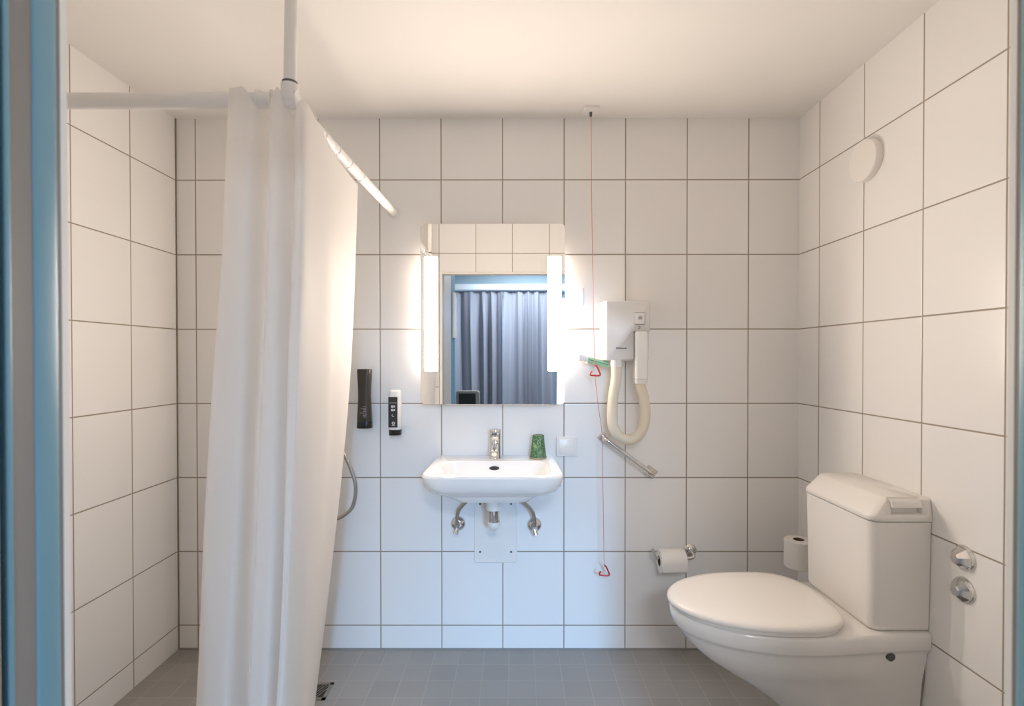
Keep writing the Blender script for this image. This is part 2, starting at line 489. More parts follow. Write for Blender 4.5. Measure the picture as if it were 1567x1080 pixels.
def faucet():
    FX, FY, Z = -.079, -.052, .7875
    t = thing('basin_tap', 'short chrome mixer tap on the back edge of the washbasin', 'tap', (FX, FY, Z))
    b = BM(); lathe(b, [(.0245, 0), (.0245, .003), (.0232, .005), (.0225, .03), (.0225, .072), (.0215, .074)], (FX, FY, Z), seg=32); bod = obj('body', b, m_chrome, t)
    b = BM()
    rings = []
    for y, z, hx, hz in ((-.050, .838, .0135, .016), (-.085, .834, .0135, .014), (-.125, .826, .0135, .0125), (-.140, .822, .0130, .0115), (-.146, .819, .009, .008)):
        rings.append([(FX + px, y, z + pz) for px, pz in rrect(0, 0, hx, hz, .008, 4)])
    loft(b, rings); sp = obj('spout', b, m_chrome, t)
    b = BM(); lathe(b, [(.0115, 0), (.0115, -.011), (.008, -.011), (.008, -.004)], (FX, -.133, .815), seg=24); obj('aerator', b, m_steel, sp)
    b = BM(); lathe(b, [(.0222, 0), (.0232, .003), (.0236, .034), (.0215, .039), (.010, .041)], (FX, FY, Z + .0745), seg=32)
    lv = obj('lever_cap', b, m_chrome, t)
    b = BM(); rings = []
    for y, z, hx, hz in ((-.055, .889, .017, .0055), (-.09, .889, .0165, .0045), (-.125, .892, .0145, .004), (-.142, .894, .011, .003)):
        rings.append([(FX + px, y, z + pz) for px, pz in rrect(0, 0, hx, hz, .004, 4)])
    loft(b, rings); obj('lever', b, m_chrome, t)
faucet()

# green paper cup, upside down
def cup():
    x, y, z = .0905, -.052, .788
    t = thing('paper_cup', 'green patterned cup standing upside down on the washbasin edge beside the tap', 'cup', (x, y, z))
    b = BM(); lathe(b, [(.0315, .004), (.0220, .089), (.0215, .090), (.0185, .0895), (.0185, .086), (.001, .086)], (x, y, z), seg=40, cap0=False); obj('cup_body', b, m_cup, t)
    b = BM()
    ring = [(x + .0325 * math.cos(2 * PI * k / 40), y + .0325 * math.sin(2 * PI * k / 40), z + .0022) for k in range(41)]
    tube(b, ring, .0021, 8, caps=False); obj('rim', b, m_tan, t)['label'] = 'tan rolled rim'
    b = BM(); lathe(b, [(.0212, .0862), (.0205, .0882), (.001, .0882)], (x, y, z), seg=32); obj('base_disc', b, m_tan, t)['label'] = 'tan cup bottom'
cup()

# plumbing under the basin
def trap():
    x, y = -.079, -.19
    t = thing('bottle_trap', 'white and chrome bottle trap under the middle of the washbasin', 'drain pipe', (x, y, .54))
    b = BM(); lathe(b, [(.022, .6635), (.027, .660), (.0275, .628), (.025, .623)], (x, y, 0), seg=36, ); obj('collar', b, m_plastic, t)
    b = BM(); lathe(b, [(.0205, .624), (.0195, .618), (.0195, .588), (.0215, .586), (.0215, .580)], (x, y, 0), seg=36); obj('pipe', b, m_chrome, t)['label'] = 'chrome pipe section'
    b = BM(); lathe(b, [(.022, .580), (.0228, .574), (.0215, .564), (.017, .554), (.010, .5485), (.001, .547)], (x, y, 0), seg=36); obj('cup', b, m_plastic, t)
    b = BM(); tube(b, catmull([(x, y, .60), (x, y + .05, .60), (x, -.06, .598), (x, -.0085, .598)], 4), .0135, 16); obj('wall_pipe', b, m_plastic, t)
trap()
def plate():
    x0, x1, z0, z1 = -.165, .007, .354, .612
    t = thing('cover_plate', 'white rectangular cover plate on the wall behind the bottle trap', 'wall plate', ((x0 + x1) / 2, 0, z0))
    b = BM(); rings = []
    for y, i in ((.001, 0), (-.006, 0), (-.008, .002)):
        rings.append([(x, y, z) for x, z in rrect((x0 + x1) / 2, (z0 + z1) / 2, (x1 - x0) / 2 - i, (z1 - z0) / 2 - i, .008, 5)])
    loft(b, rings); obj('plate', b, m_plastic, t)
    for x in (-.142, -.017):
        for z in (.399, .593):
            b = BM(); lathe(b, [(.0042, 0), (.0042, .002), (.0025, .003)], (x, -.0075, z), (0, -1, 0), 14); obj('screw', b, m_rubber, t)
plate()
def valve(x, z, s, label):
    t = thing('stop_valve', label, 'valve', (x, 0, z), 'stop valves under the washbasin')
    b = BM(); lathe(b, [(.030, .0), (.0300, .004), (.026, .012), (.016, .018), (.012, .019)], (x, .001, z), (0, -1, 0), 28); obj('rosette', b, m_chrome, t)
    b = BM(); tube(b, [(x, -.015, z), (x, -.062, z)], .010, 16); obj('valve_body', b, m_chrome, t)
    b = BM(); tube(b, [(x - s * .002, -.055, z), (x + s * .004, -.062, z - .022)], [.009, .0105], 14); obj('valve_handle', b, m_chrome, t)
    b = BM()
    xe = SX + (x - SX) * .36
    p = catmull([(x, -.052, z + .004), (x - s * .001, -.055, z + .035), (x - s * .012, -.062, z + .075), (x + (xe - x) * .55, -.075, z + .120), (xe, -.085, .664)], 8)
    tube(b, p, .0070, 12); obj('supply_pipe', b, m_steel, t)['label'] = 'curved grey supply pipe'
valve(-.231, .512, -1, 'round chrome stop valve with curved pipe left of the cover plate')
valve(.077, .507, 1, 'round chrome stop valve with curved pipe right of the cover plate')

# ------------------------------------------------------------------ mirror with lamps
def mirror():
    x0, x1, z0, z1 = -.371, .195, .9985, 1.7065
    cx, cz, hx, hz = (x0 + x1) / 2, (z0 + z1) / 2, (x1 - x0) / 2, (z1 - z0) / 2
    t = thing('lit_mirror', 'rectangular wall mirror with two glowing vertical light strips above the washbasin', 'mirror', (cx, 0, z0))
    b = BM()
    loft(b, [[(x, y, z) for x, z in rrect(cx, cz, hx - i, hz - i, .016, 6)] for y, i in ((-.0555, 0), (-.0590, 0), (-.060, .0012))])
    obj('mirror_panel', b, m_mirror, t, angle=30)
    b = BM(); box(b, x0 + .045, x1 - .045, -.0555, -.0005, z0 + .02, z1 - .02); obj('housing', b, m_frost, t, smooth=False)
    for xa, xb in ((-.3545, -.3040), (.1275, .1800)):
        b = BM()
        loft(b, [[(x, y, z) for x, z in rrect((xa + xb) / 2, 1.353, (xb - xa) / 2 - i, .224 - i, .005, 4)] for y, i in ((-.0598, 0), (-.0655, 0), (-.067, .002))])
        obj('light_strip', b, m_lamp, t, smooth=False)
    for s, xf, xr in ((1, x0 + .004, x0 + .036), (-1, x1 - .004, x1 - .036)):
        b = BM()
        box_pts = [(xf, -.0553), (xr, -.004), (xr + s * .006, -.004), (xf + s * .010, -.0553)]
        loft(b, [[(x, y, z) for x, y in box_pts] for z in (1.13, 1.577)])
        obj('side_diffuser', b, m_lampside, t, smooth=False)
mirror()

# ------------------------------------------------------------------ hair dryer
def dryer():
    t = thing('hair_dryer', 'white wall-mounted hair dryer with looping cream hose right of the mirror', 'hair dryer', (.43, 0, 1.17))
    b = BM(); rings = []
    X0, X1, A, B_ = .345, .518, 1.173, 1.400
    for y, i in ((-.0070, -.006), (-.06, -.003), (-.100, 0), (-.108, .003), (-.111, .008)):
        rings.append([(x, y, z) for x, z in rrect((X0 + X1) / 2, (A + B_) / 2, (X1 - X0) / 2 - i, (B_ - A) / 2 - i, .008, 4)])
    loft(b, rings); body = obj('body', b, m_plastic, t)
    cb = BM(); box(cb, .4525, .53, -.14, -.072, 1.15, 1.2835); boolean(body, obj('cutter', cb, m_plastic))
    b = BM(); box(b, .45, .512, -.009, .001, 1.20, 1.38); obj('wall_plate', b, m_plastic, t)
    b = BM(); box(b, .4555, .4945, -.1135, -.105, 1.3105, 1.354, .002); sw = obj('switch', b, m_plastic, t)
    b = BM(); box(b, .4565, .4935, -.1120, -.110, 1.3075, 1.3095); box(b, .4945, .4955, -.112, -.110, 1.3085, 1.354); box(b, .4565, .4935, -.1120, -.110, 1.3545, 1.3558); obj('switch_outline', b, m_greyprint, sw, smooth=False)
    b = BM(); box(b, .469, .484, -.1140, -.1132, 1.328, 1.340, .002); obj('switch_symbol', b, mat('pale grey print', (.50, .47, .44), .6), sw)
    b = BM(); tube(b, catmull([(.4700, -.1115, 1.3005), (.4755, -.1115, 1.3000), (.4765, -.1115, 1.2955), (.4735, -.1115, 1.292), (.470, -.1115, 1.2925)], 4), .0011, 6); obj('speed_mark', b, m_greyprint, t)
    # small maker's mark: a row of upright strokes
    b = BM(); x = .386
    for k, h in enumerate((8, 8, 5, 8, 5, 5, 8, 5, 5, 5, 5, 7, 4)):
        box(b, x, x + .0019, -.1118, -.1106, 1.2155, 1.2155 + h * .0008); x += .0031
    box(b, .386, .426, -.1117, -.1106, 1.2155, 1.2166); box(b, .390, .424, -.1117, -.1106, 1.2185, 1.2194)
    obj('maker_mark', b, m_greyprint, t, smooth=False)
    # nozzle parked at the right side
    b = BM(); rings = []
    for z, hx, hy in ((1.2825, .021, .024), (1.278, .024, .027), (1.20, .0245, .027), (1.12, .0245, .025), (1.086, .0235, .023), (1.082, .022, .021)):
        rings.append([(x, y, z) for x, y in rrect(.481, -.098, hx, hy, .012, 5)])
    loft(b, rings); nz = obj('nozzle', b, m_plastic, t)
    b = BM()
    rings = [[(x, y, z) for x, y in rrect(.481, -.098, .0250, .0255, .012, 5)] for z in (1.101, 1.0995)]
    loft(b, rings); obj('nozzle_ring', b, mat('grey seam', (.55, .52, .48), .5), nz)
    b = BM(); lathe(b, [(.0225, 1.178), (.0225, 1.150), (.0205, 1.146)], (.392, -.082, 0), seg=28); obj('hose_collar', b, m_plastic, t)
    path = catmull([(.392, -.082, 1.150), (.391, -.082, 1.10), (.380, -.082, 1.03), (.376, -.083, .965), (.381, -.085, .912), (.405, -.086, .876), (.440, -.087, .864), (.474, -.088, .880), (.496, -.09, .920), (.502, -.092, .975), (.494, -.096, 1.03), (.484, -.098, 1.062), (.481, -.098, 1.083)], 16)
    b = BM(); tube(b, path, .0205, 20, ripple=.0007); obj('hose', b, m_cream, t, angle=80)['label'] = 'cream corrugated hose'
dryer()

# small green and white packet tucked behind the dryer hose
def tag():
    t = thing('green_packet', 'small white and green packet sticking out beside the hair dryer', 'packet', (.30, -.055, 1.17))
    def sl(x0, x1, h, dy=0, th=.016):
        b = BM()
        def zc(x): return 1.184 - (x - .253) * .27
        loft(b, [[(x, -.058 + dy + y, zc(x) + z) for y, z in rrect(0, 0, th / 2, h / 2, .004, 3)] for x in (x0, x0 + (x1 - x0) * .5, x1)])
        return b
    obj('packet', sl(.285, .366, .022), mat('pale green plastic', (.35, .62, .40), .4), t)
    obj('end_cap', sl(.249, .285, .026, 0, .018), m_plastic, t)['label'] = 'white end'
    obj('stripe', sl(.287, .365, .003, -.0075, .003), mat('dark green print', (.05, .25, .10), .5), t)
    b = BM(); box(b, .285, .335, -.052, -.0065, 1.160, 1.170); obj('holder', b, m_plastic, t)
tag()

# ------------------------------------------------------------------ alarm pull cord
def alarm():
    t = thing('alarm_pull_cord', 'thin red alarm cord with two triangle pulls hanging from the ceiling', 'pull cord', (.292, -.083, ZC))
    b = BM(); loft(b, [[(x, y, z) for x, y in rrect(.292, -.083, .031 - i, .026 - i, .012, 5)] for z, i in ((ZC - .0005, 0), (ZC - .010, 0), (ZC - .015, .004))])
    obj('ceiling_switch', b, m_plastic, t)['label'] = 'white ceiling switch'
    b = BM(); lathe(b, [(.006, ZC - .014), (.005, ZC - .028), (.003, ZC - .032)], (.292, -.083, 0), seg=14); obj('cord_outlet', b, m_rubber, t)
    b = BM(); tube(b, catmull([(.2925, -.083, 2.115), (.2965, -.078, 1.80), (.3015, -.077, 1.50), (.3085, -.077, 1.152)], 6), .0012, 6)
    tube(b, catmull([(.309, -.077, 1.118), (.322, -.078, 1.0), (.3375, -.079, .880), (.341, -.079, .70), (.346, -.079, .375)], 6), .0012, 6)
    obj('cord', b, m_cord, t)
    def tri(cx, z, y):
        p = [(cx + .001, y, z + .028), (cx + .008, y, z + .022), (cx + .020, y, z - .005), (cx + .0175, y, z - .011), (cx + .010, y, z - .012), (cx - .015, y, z - .010), (cx - .0185, y, z - .006), (cx - .0165, y, z + .001), (cx - .011, y, z + .004)]
        bb = BM(); tube(bb, catmull(p, 5), .0032, 10); return bb
    obj('pull_handle', tri(.310, 1.124, -.077), m_red, t); obj('pull_handle', tri(.346, .345, -.079), m_red, t)
alarm()

# ------------------------------------------------------------------ grab rail
def grab():
    P0, P1 = Vector((.353, 0, .862)), Vector((.546, 0, .722))
    t = thing('grab_rail', 'short diagonal chrome grab rail below the hair dryer hose', 'grab rail', P0)
    d = (P1 - P0).normalized(); a = math.atan2(d.z, d.x)
    b = BM(); y = -.058
    st = [P0 + Vector((0, -.006, 0)), P0 + Vector((0, -.035, 0)), P0 + Vector((0, -.052, 0)) + d * .006, P0 + Vector((0, y, 0)) + d * .022]
    en = [P1 + Vector((0, y, 0)) - d * .022, P1 + Vector((0, -.052, 0)) - d * .006, P1 + Vector((0, -.035, 0)), P1 + Vector((0, -.006, 0))]
    tube(b, catmull(st, 5) + catmull(en, 5), .0085, 16); obj('bar', b, m_chrome, t)
    for p, r0, sz in ((P0, PI / 4, .0165), (P1, a, .0185)):
        b = BM(); cr, sr = math.cos(r0), math.sin(r0)
        def pr(i, yy): return [(p.x + x * cr - z * sr, yy, p.z + x * sr + z * cr) for x, z in rrect(0, 0, sz * (1.25 if sz > .017 else 1) - i, sz - i, .002, 3)]
        loft(b, [pr(0, .001), pr(0, -.006), pr(.002, -.008)]); fl = obj('flange', b, m_chrome, t)
        b = BM(); lathe(b, [(.013, .008), (.012, .016), (.0095, .018)], (p.x, 0, p.z), (0, -1, 0), 20); obj('collar', b, m_chrome, fl)
grab()

# wall switch beside the basin
def switch():
    cx, cz = .2075, .8245
    t = thing('wall_switch', 'square white wall switch just right of the washbasin', 'switch', (cx, 0, cz))
    b = BM(); loft(b, [[(x, y, z) for x, z in rrect(cx, cz, .0430 - i, .0395 - i, .004, 4)] for y, i in ((.001, 0), (-.010, .0005), (-.0125, .003))]); obj('frame', b, m_plastic, t)
    b = BM(); loft(b, [[(x, y, z) for x, z in rrect(cx - .003, cz, .0300 - i, .0300 - i, .003, 4)] for y, i in ((-.012, 0), (-.0145, 0), (-.0155, .0015))]); rk = obj('rocker', b, m_plastic, t)
    b = BM(); box(b, cx - .008, cx + .004, -.0160, -.0150, cz - .0012, cz + .0002); obj('rocker_mark', b, mat('light grey mark', (.6, .58, .56), .5), rk, smooth=False)
switch()

# tiled access panel with a key slot, between mirror and dryer
def access():
    t = thing('access_panel', 'flush tiled access panel with key slot between mirror and hair dryer', 'wall panel', (.32, 0, 1.0))
    b = BM(); box(b, .1990, .4415, -.006, .001, 1.0000, 1.594, .0015, 1); obj('panel', b, m_tile_back, t, smooth=False)
    b = BM(); box(b, .2715, .2745, -.0075, -.0055, 1.389, 1.462); obj('key_slot', b, m_steel, t, smooth=False)
access()

# ------------------------------------------------------------------ dispensers
def bottle_dark():
    x, y = -.598, -.036
    t = thing('soap_dispenser', 'dark brown waisted dispenser bottle on the wall beside the shower curtain', 'bottle', (x, y, .904), 'wall bottles')
    def rg(z, hx, hy, dx=0): return [(px, py, z) for px, py in rrect(x + dx, y, hx, hy, min(hx, hy) * .8, 6)]
    b = BM()
    loft(b, [rg(.930, .0285, .025), rg(.950, .0278, .025), rg(.99, .0258, .024), rg(1.03, .0245, .023), rg(1.07, .0252, .022), rg(1.11, .0272, .021), rg(1.132, .0285, .020), rg(1.137, .0265, .018)])
    bo = obj('bottle', b, m_black, t)
    b = BM(); loft(b, [rg(.904, .0290, .025), rg(.907, .0300, .0258), rg(.928, .0288, .0253), rg(.9298, .028, .0245)]); obj('cap', b, m_blackcap, t)
    b = BM()
    for x0, x1, z in ((-.008, -.004, .983), (-.001, .012, .990), (-.002, .013, .984), (.002, .013, .978), (.000, .013, .972), (-.010, .014, .9655), (.001, .006, .961), (.008, .013, .961), (.001, .006, .956), (.008, .013, .956), (.001, .013, .950)):
        box(b, x + x0, x + x1, y - .0262, y - .0238, z - .0011, z + .0007)
    obj('print', b, mat('faint grey print', (.34, .33, .30), .6), bo, smooth=False)
    b = BM(); box(b, x - .012, x + .012, y + .018, .001, .96, 1.06); obj('wall_bracket', b, m_blackcap, t, smooth=False)
bottle_dark()
def bottle_white():
    x, y = -.477, -.034
    t = thing('soap_dispenser', 'white dispenser tube with dark label and black cap left of the washbasin', 'bottle', (x, y, .876), 'wall bottles')
    def rg(z, hx, hy): return [(px, py, z) for px, py in rrect(x, y, hx, hy, min(hx, hy) * .7, 6)]
    b = BM(); loft(b, [rg(.8975, .0215, .0205), rg(.902, .0245, .0225), rg(.95, .0245, .0225), rg(1.04, .0243, .0215), rg(1.050, .0225, .019), rg(1.054, .018, .014)]); tb = obj('tube', b, m_plastic, t)
    b = BM(); loft(b, [rg(.876, .0225, .0215), rg(.878, .0238, .0225), rg(.896, .0238, .0225), rg(.897, .0225, .021)]); obj('cap', b, m_blackcap, t)
    b = BM(); box(b, x - .0218, x + .0140, y - .0236, y - .021, .908, 1.028); lb = obj('label_panel', b, m_label, tb, smooth=False)
    lb['label'] = 'dark label'
    b = BM(); yy = y - .0242
    box(b, x - .020, x + .012, yy, yy + .001, 1.004, 1.0055)
    for z, r in ((.991, .0055), (.977, .0055)):
        box(b, x - .011, x - .001, yy, yy + .001, z - .005, z + .0035); box(b, x + .0005, x + .005, yy, yy + .001, z - .004, z + .003)
    tube(b, catmull([(x - .006, yy, .960), (x - .007, yy, .954), (x - .003, yy, .951), (x + .001, yy, .953)], 4), .0010, 6)
    lathe(b, [(.0062, 0), (.0062, .001)], (x - .002, yy + .001, .925), (0, -1, 0), 20)
    box(b, x - .008, x + .004, yy, yy + .001, .9150, .9175)
    obj('print', b, m_print, lb, smooth=False)
    b = BM(); lathe(b, [(.003, .0012), (.003, .0018)], (x - .002, yy + .001, .9255), (0, -1, 0), 14); obj('emblem_core', b, m_label, lb)
    b = BM(); box(b, x - .012, x + .012, y + .018, .001, .93, 1.0); obj('wall_bracket', b, m_plastic, t, smooth=False)
bottle_white()

# ------------------------------------------------------------------ toilet paper
def paper_roll(b, c, axis, r, h, rc):
    lathe(b, [(rc, 0), (rc, h), (r - .002, h), (r, h - .002), (r, .002), (r - .002, 0), (rc, 0)], c, axis, 40, cap0=False, cap1=False)
def holder():
    t = thing('toilet_roll_holder', 'chrome toilet roll holder on the back wall left of the toilet', 'holder', (.71, 0, .40))
    b = BM(); lathe(b, [(.0265, .0), (.0265, .004), (.022, .010), (.012, .014), (.010, .015)], (.707, .001, .402), (0, -1, 0), 28); obj('rosette', b, m_chrome, t)
    b = BM(); tube(b, catmull([(.707, -.010, .402), (.707, -.045, .402), (.700, -.066, .402), (.682, -.072, .3985), (.62, -.073, .398), (.558, -.073, .398), (.547, -.073, .404), (.541, -.073, .420), (.537, -.073, .4375)], 6), .0058, 14); obj('arm', b, m_chrome, t)
holder()
def roll1():
    t = thing('toilet_roll', 'white toilet roll hanging sideways on the chrome holder', 'toilet paper', (.61, -.073, .386), 'toilet rolls')
    b = BM(); paper_roll(b, (.562, -.073, .3875), (1, 0, 0), .0455, .099, .019); obj('paper', b, m_paper, t)
    b = BM(); lathe(b, [(.0190, -.0005), (.0190, .0995), (.0175, .0995), (.0175, -.0005), (.0190, -.0005)], (.562, -.073, .3875), (1, 0, 0), 32, cap0=False, cap1=False); obj('core', b, m_card, t)
    b = BM(); loft(b, [[(x, y, z) for y, z in ((-.1185, .388), (-.1195, .376), (-.1185, .362), (-.1175, .362), (-.1180, .388))] for x in (.5625, .6605)]); obj('loose_sheet', b, m_paper, t)
roll1()
def spare():
    t = thing('spare_roll_peg', 'small chrome spare roll peg on the right wall behind the cistern', 'holder', (1.052, -.172, .39))
    b = BM(); tube(b, catmull([(XR + .001, -.172, .396), (1.10, -.172, .396), (1.06, -.172, .396), (1.052, -.172, .403), (1.052, -.172, .43), (1.052, -.172, .49)], 5), .005, 12); obj('peg', b, m_chrome, t)
    b = BM(); lathe(b, [(.022, 0), (.022, .004), (.015, .009)], (XR + .001, -.172, .396), (-1, 0, 0), 24); obj('rosette', b, m_chrome, t)
    t = thing('toilet_roll', 'spare white toilet roll standing upright behind the cistern', 'toilet paper', (1.052, -.172, .407), 'toilet rolls')
    b = BM(); paper_roll(b, (1.052, -.172, .406), (0, 0, 1), .049, .101, .019); obj('paper', b, m_paper, t)
    b = BM(); lathe(b, [(.0190, -.0), (.0190, .1015), (.0175, .1015), (.0175, -.0), (.0190, -.0)], (1.052, -.172, .406), (0, 0, 1), 32, cap0=False, cap1=False); obj('core', b, m_card, t)
spare()

# ------------------------------------------------------------------ right wall fittings
def knob(z, label):
    t = thing('valve_knob', label, 'valve', (XR, -.775, z), 'chrome valve knobs')
    b = BM(); lathe(b, [(.0335, .0), (.0335, .003), (.030, .008), (.022, .009)], (XR + .001, -.775, z), (-1, 0, 0), 32); obj('rosette', b, m_chrome, t)
    b = BM(); lathe(b, [(.030, .005), (.0285, .011), (.0150, .026), (.010, .028)], (XR + .001, -.775, z), (-1, 0, 0), 8, rot=.3); obj('knob', b, m_chrome, t, smooth=False)
knob(.6715, 'faceted chrome valve knob on the right wall, upper of the pair beside the cistern')
knob(.590, 'faceted chrome valve knob on the right wall, lower of the pair beside the cistern')
def vent():
    y, z = -.408, 1.818
    t = thing('wall_vent', 'round white vent cover high on the right wall', 'vent', (XR, y, z))
    b = BM(); lathe(b, [(.066, .0), (.067, .004), (.067, .020), (.065, .023), (.060, .0245), (.001, .0245)], (XR + .001, y, z), (-1, 0, 0), 48); obj('cover', b, m_plastic, t)
    b = BM(); lathe(b, [(.066, 0), (.066, .006)], (XR - .0003, y, z), (-1, 0, 0), 40); obj('collar', b, m_plastic, t)
vent()

# ------------------------------------------------------------------ shower
RX, RY, RZ = -.487, -.965, 1.737
def rail():
    t = thing('curtain_rail', 'white corner shower curtain rail with a post up to the ceiling', 'curtain rail', (RX, RY, RZ))
    b = BM(); tube(b, [(XL + .001, RY, RZ), (RX - .018, RY, RZ)], .0168, 20); obj('rail', b, m_rail, t)
    b = BM(); tube(b, [(RX, RY + .018, RZ), (RX, -.006, RZ + .029)], .0155, 20); r2 = obj('rail', b, m_rail, t)
    b = BM(); lathe(b, [(.024, 0), (.024, .005), (.0165, .010)], (RX, .0005, RZ + .0292), (0, -1, 0), 24); obj('wall_flange', b, m_rail, t)
    b = BM(); lathe(b, [(.028, 0), (.028, .006), (.017, .012)], (XL + .0005, RY, RZ), (1, 0, 0), 24); obj('wall_flange', b, m_rail, t)
    b = BM()
    tube(b, [(RX - .032, RY, RZ), (RX, RY, RZ), (RX + .018, RY, RZ)], .0195, 20); tube(b, [(RX, RY - .018, RZ), (RX, RY + .034, RZ)], .019, 20); tube(b, [(RX, RY, RZ), (RX, RY, RZ + .034)], .0185, 20)
    cj = obj('corner_joint', b, m_rail, t)
    b = BM(); lathe(b, [(.0162, .034), (.0162, .040)], (RX, RY, RZ), (0, 0, 1), 20); obj('joint_gap', b, m_rubber, cj)
    b = BM(); tube(b, [(RX, RY, RZ + .038), (RX + .008, RY, ZC - .002)], .0132, 20); obj('ceiling_post', b, m_rail, t)
    b = BM(); lathe(b, [(.024, ZC - .0005), (.024, ZC - .006), (.0140, ZC - .012)], (RX + .008, RY, 0), seg=24); obj('ceiling_flange', b, m_rail, t)
rail()

def shower_curtain():
    t = thing('shower_curtain', 'white gathered shower curtain hanging from the corner rail', 'shower curtain', (-.55, -.8, .03))
    # plan outlines of the folds at three heights (same number of control points), left edge first
    top = [(-.606, -.988), (-.592, -.992), (-.572, -.993), (-.554, -.992), (-.546, -.955), (-.538, -.945), (-.528, -.962), (-.518, -.992), (-.500, -.994), (-.488, -.994), (-.481, -.965), (-.473, -.962), (-.462, -.990), (-.448, -.980), (-.452, -.90), (-.462, -.80), (-.476, -.68), (-.485, -.56), (-.490, -.472)]
    mid = [(-.680, -.945), (-.655, -.985), (-.620, -1.000), (-.585, -1.004), (-.575, -.945), (-.562, -.940), (-.552, -.990), (-.528, -1.006), (-.506, -1.003), (-.500, -.935), (-.492, -.935), (-.488, -1.000), (-.474, -1.010), (-.462, -1.000), (-.466, -.91), (-.478, -.80), (-.500, -.69), (-.520, -.57), (-.538, -.478)]
    bot = [(-.731, -.94), (-.700, -.985), (-.665, -1.005), (-.622, -1.000), (-.612, -.940), (-.600, -.935), (-.590, -.990), (-.572, -1.003), (-.556, -.998), (-.551, -.935), (-.546, -.930), (-.541, -.985), (-.534, -1.005), (-.520, -.995), (-.522, -.90), (-.548, -.80), (-.575, -.70), (-.606, -.60), (-.624, -.505)]
    NZ = 44; grid = []
    zt = lambda s: 1.752 + (.008 * s if s > .5 else 0)
    sag = [0.0, 0.0, 0.0, -.030, -.046, -.050, -.046, -.034, 0.0, -.034, -.048, -.048, -.036, -.022, -.034, -.042, -.044, -.044, -.042]
    prof = lambda a, b_, c, v: a * (1 - v) * (1 - 2 * v) + 4 * b_ * v * (1 - v) + c * v * (2 * v - 1)
    for r in range(NZ + 1):
        v = r / NZ
        ctl = []
        for k in range(len(top)):
            x = prof(top[k][0], mid[k][0], bot[k][0], v); y = prof(top[k][1], mid[k][1], bot[k][1], v)
            zt_ = 1.752 + sag[k] + .010 * max(0, (k - 13) / 5)
            z = zt_ + (.03 - zt_) * v
            if 0 < v:
                w_ = min(1, v * 3)
                x += .004 * math.sin(k * 2.1 + v * 5.0) * w_; y += .004 * math.sin(k * 1.3 + v * 6.5 + 1) * w_
            ctl.append((x, y, z))
        grid.append(catmull(ctl, 7))
    b = BM(); loft(b, grid, False, False, closed=False)
    cl = obj('curtain_cloth', b, m_cloth, t, angle=180)
    for x in (-.600, -.553, -.524):
        b = BM(); tube(b, [(x + .002 * math.sin(a), RY + .0225 * math.cos(a), RZ - .002 + .0225 * math.sin(a)) for a in [2 * PI * k / 24 for k in range(25)]], .0016, 8, caps=False); obj('curtain_ring', b, m_rail, t)
    for y in (-.925, -.895, -.865, -.80, -.70, -.60, -.48):
        z = RZ + .029 * (y - RY) / .96
        b = BM(); tube(b, [(RX + .0215 * math.cos(a), y, z - .002 + .0215 * math.sin(a)) for a in [2 * PI * k / 24 for k in range(25)]], .0016, 8, caps=False); obj('curtain_ring', b, m_rail, t)
shower_curtain()

def shower_hose():
    t = thing('shower_hose', 'looping steel shower hose behind the edge of the shower curtain', 'shower hose', (-.75, -.05, .55))
    b = BM(); tube(b, catmull([(-.80, -.06, 1.00), (-.755, -.062, .925), (-.70, -.06, .838), (-.672, -.06, .800), (-.646, -.06, .745), (-.6275, -.06, .674), (-.638, -.06, .602), (-.668, -.06, .567), (-.712, -.06, .548), (-.78, -.06, .56), (-.83, -.06, .64), (-.86, -.055, .76), (-.86, -.05, .80)], 14), .0072, 12, ripple=.0004); obj('hose', b, m_steel, t, angle=80)
    b = BM(); lathe(b, [(.011, .80), (.012, .83), (.012, .86)], (-.86, -.05, 0), seg=20); obj('hose_nut', b, m_chrome, t)
    t2 = thing('shower_mixer', 'chrome shower mixer on the back wall behind the shower curtain', 'tap', (-.86, -.05, .88))
    b = BM(); tube(b, [(-.95, -.05, .885), (-.77, -.05, .885)], .022, 24); obj('body', b, m_chrome, t2)
    for x in (-.93, -.79):
        b = BM(); tube(b, [(x, -.001, .885), (x, -.045, .885)], .017, 20); obj('wall_union', b, m_chrome, t2)
    b = BM(); box(b, -.875, -.845, -.14, -.06, .903, .913, .003); obj('lever', b, m_chrome, t2)
shower_hose()
def drain():
    t = thing('floor_drain', 'square steel floor drain at the foot of the shower curtain', 'drain', (-.705, -.268, 0))
    cx, cy, h = -.705, -.268, .047
    b = BM()
    for x0, x1, y0, y1 in ((cx - h, cx + h, cy - h, cy - h + .012), (cx - h, cx + h, cy + h - .012, cy + h), (cx - h, cx - h + .012, cy - h, cy + h), (cx + h - .012, cx + h, cy - h, cy + h)):
        box(b, x0, x1, y0, y1, .0002, .003)
    obj('frame', b, m_steel, t, smooth=False)
    b = BM(); box(b, cx - h + .011, cx + h - .011, cy - h + .011, cy + h - .011, .0002, .0008); obj('well', b, m_dark, t, smooth=False)
    b = BM()
    for k in range(6):
        o = -.028 + k * .0112
        loft(b, [[(cx + o + dx + dy * .5, cy + dy, z) for dx, dy in ((-.002, -.034), (.002, -.034), (.002, .034), (-.002, .034))] for z in (.0008, .0026)])
    g = obj('grating', b, m_steel, t, smooth=False)
drain()

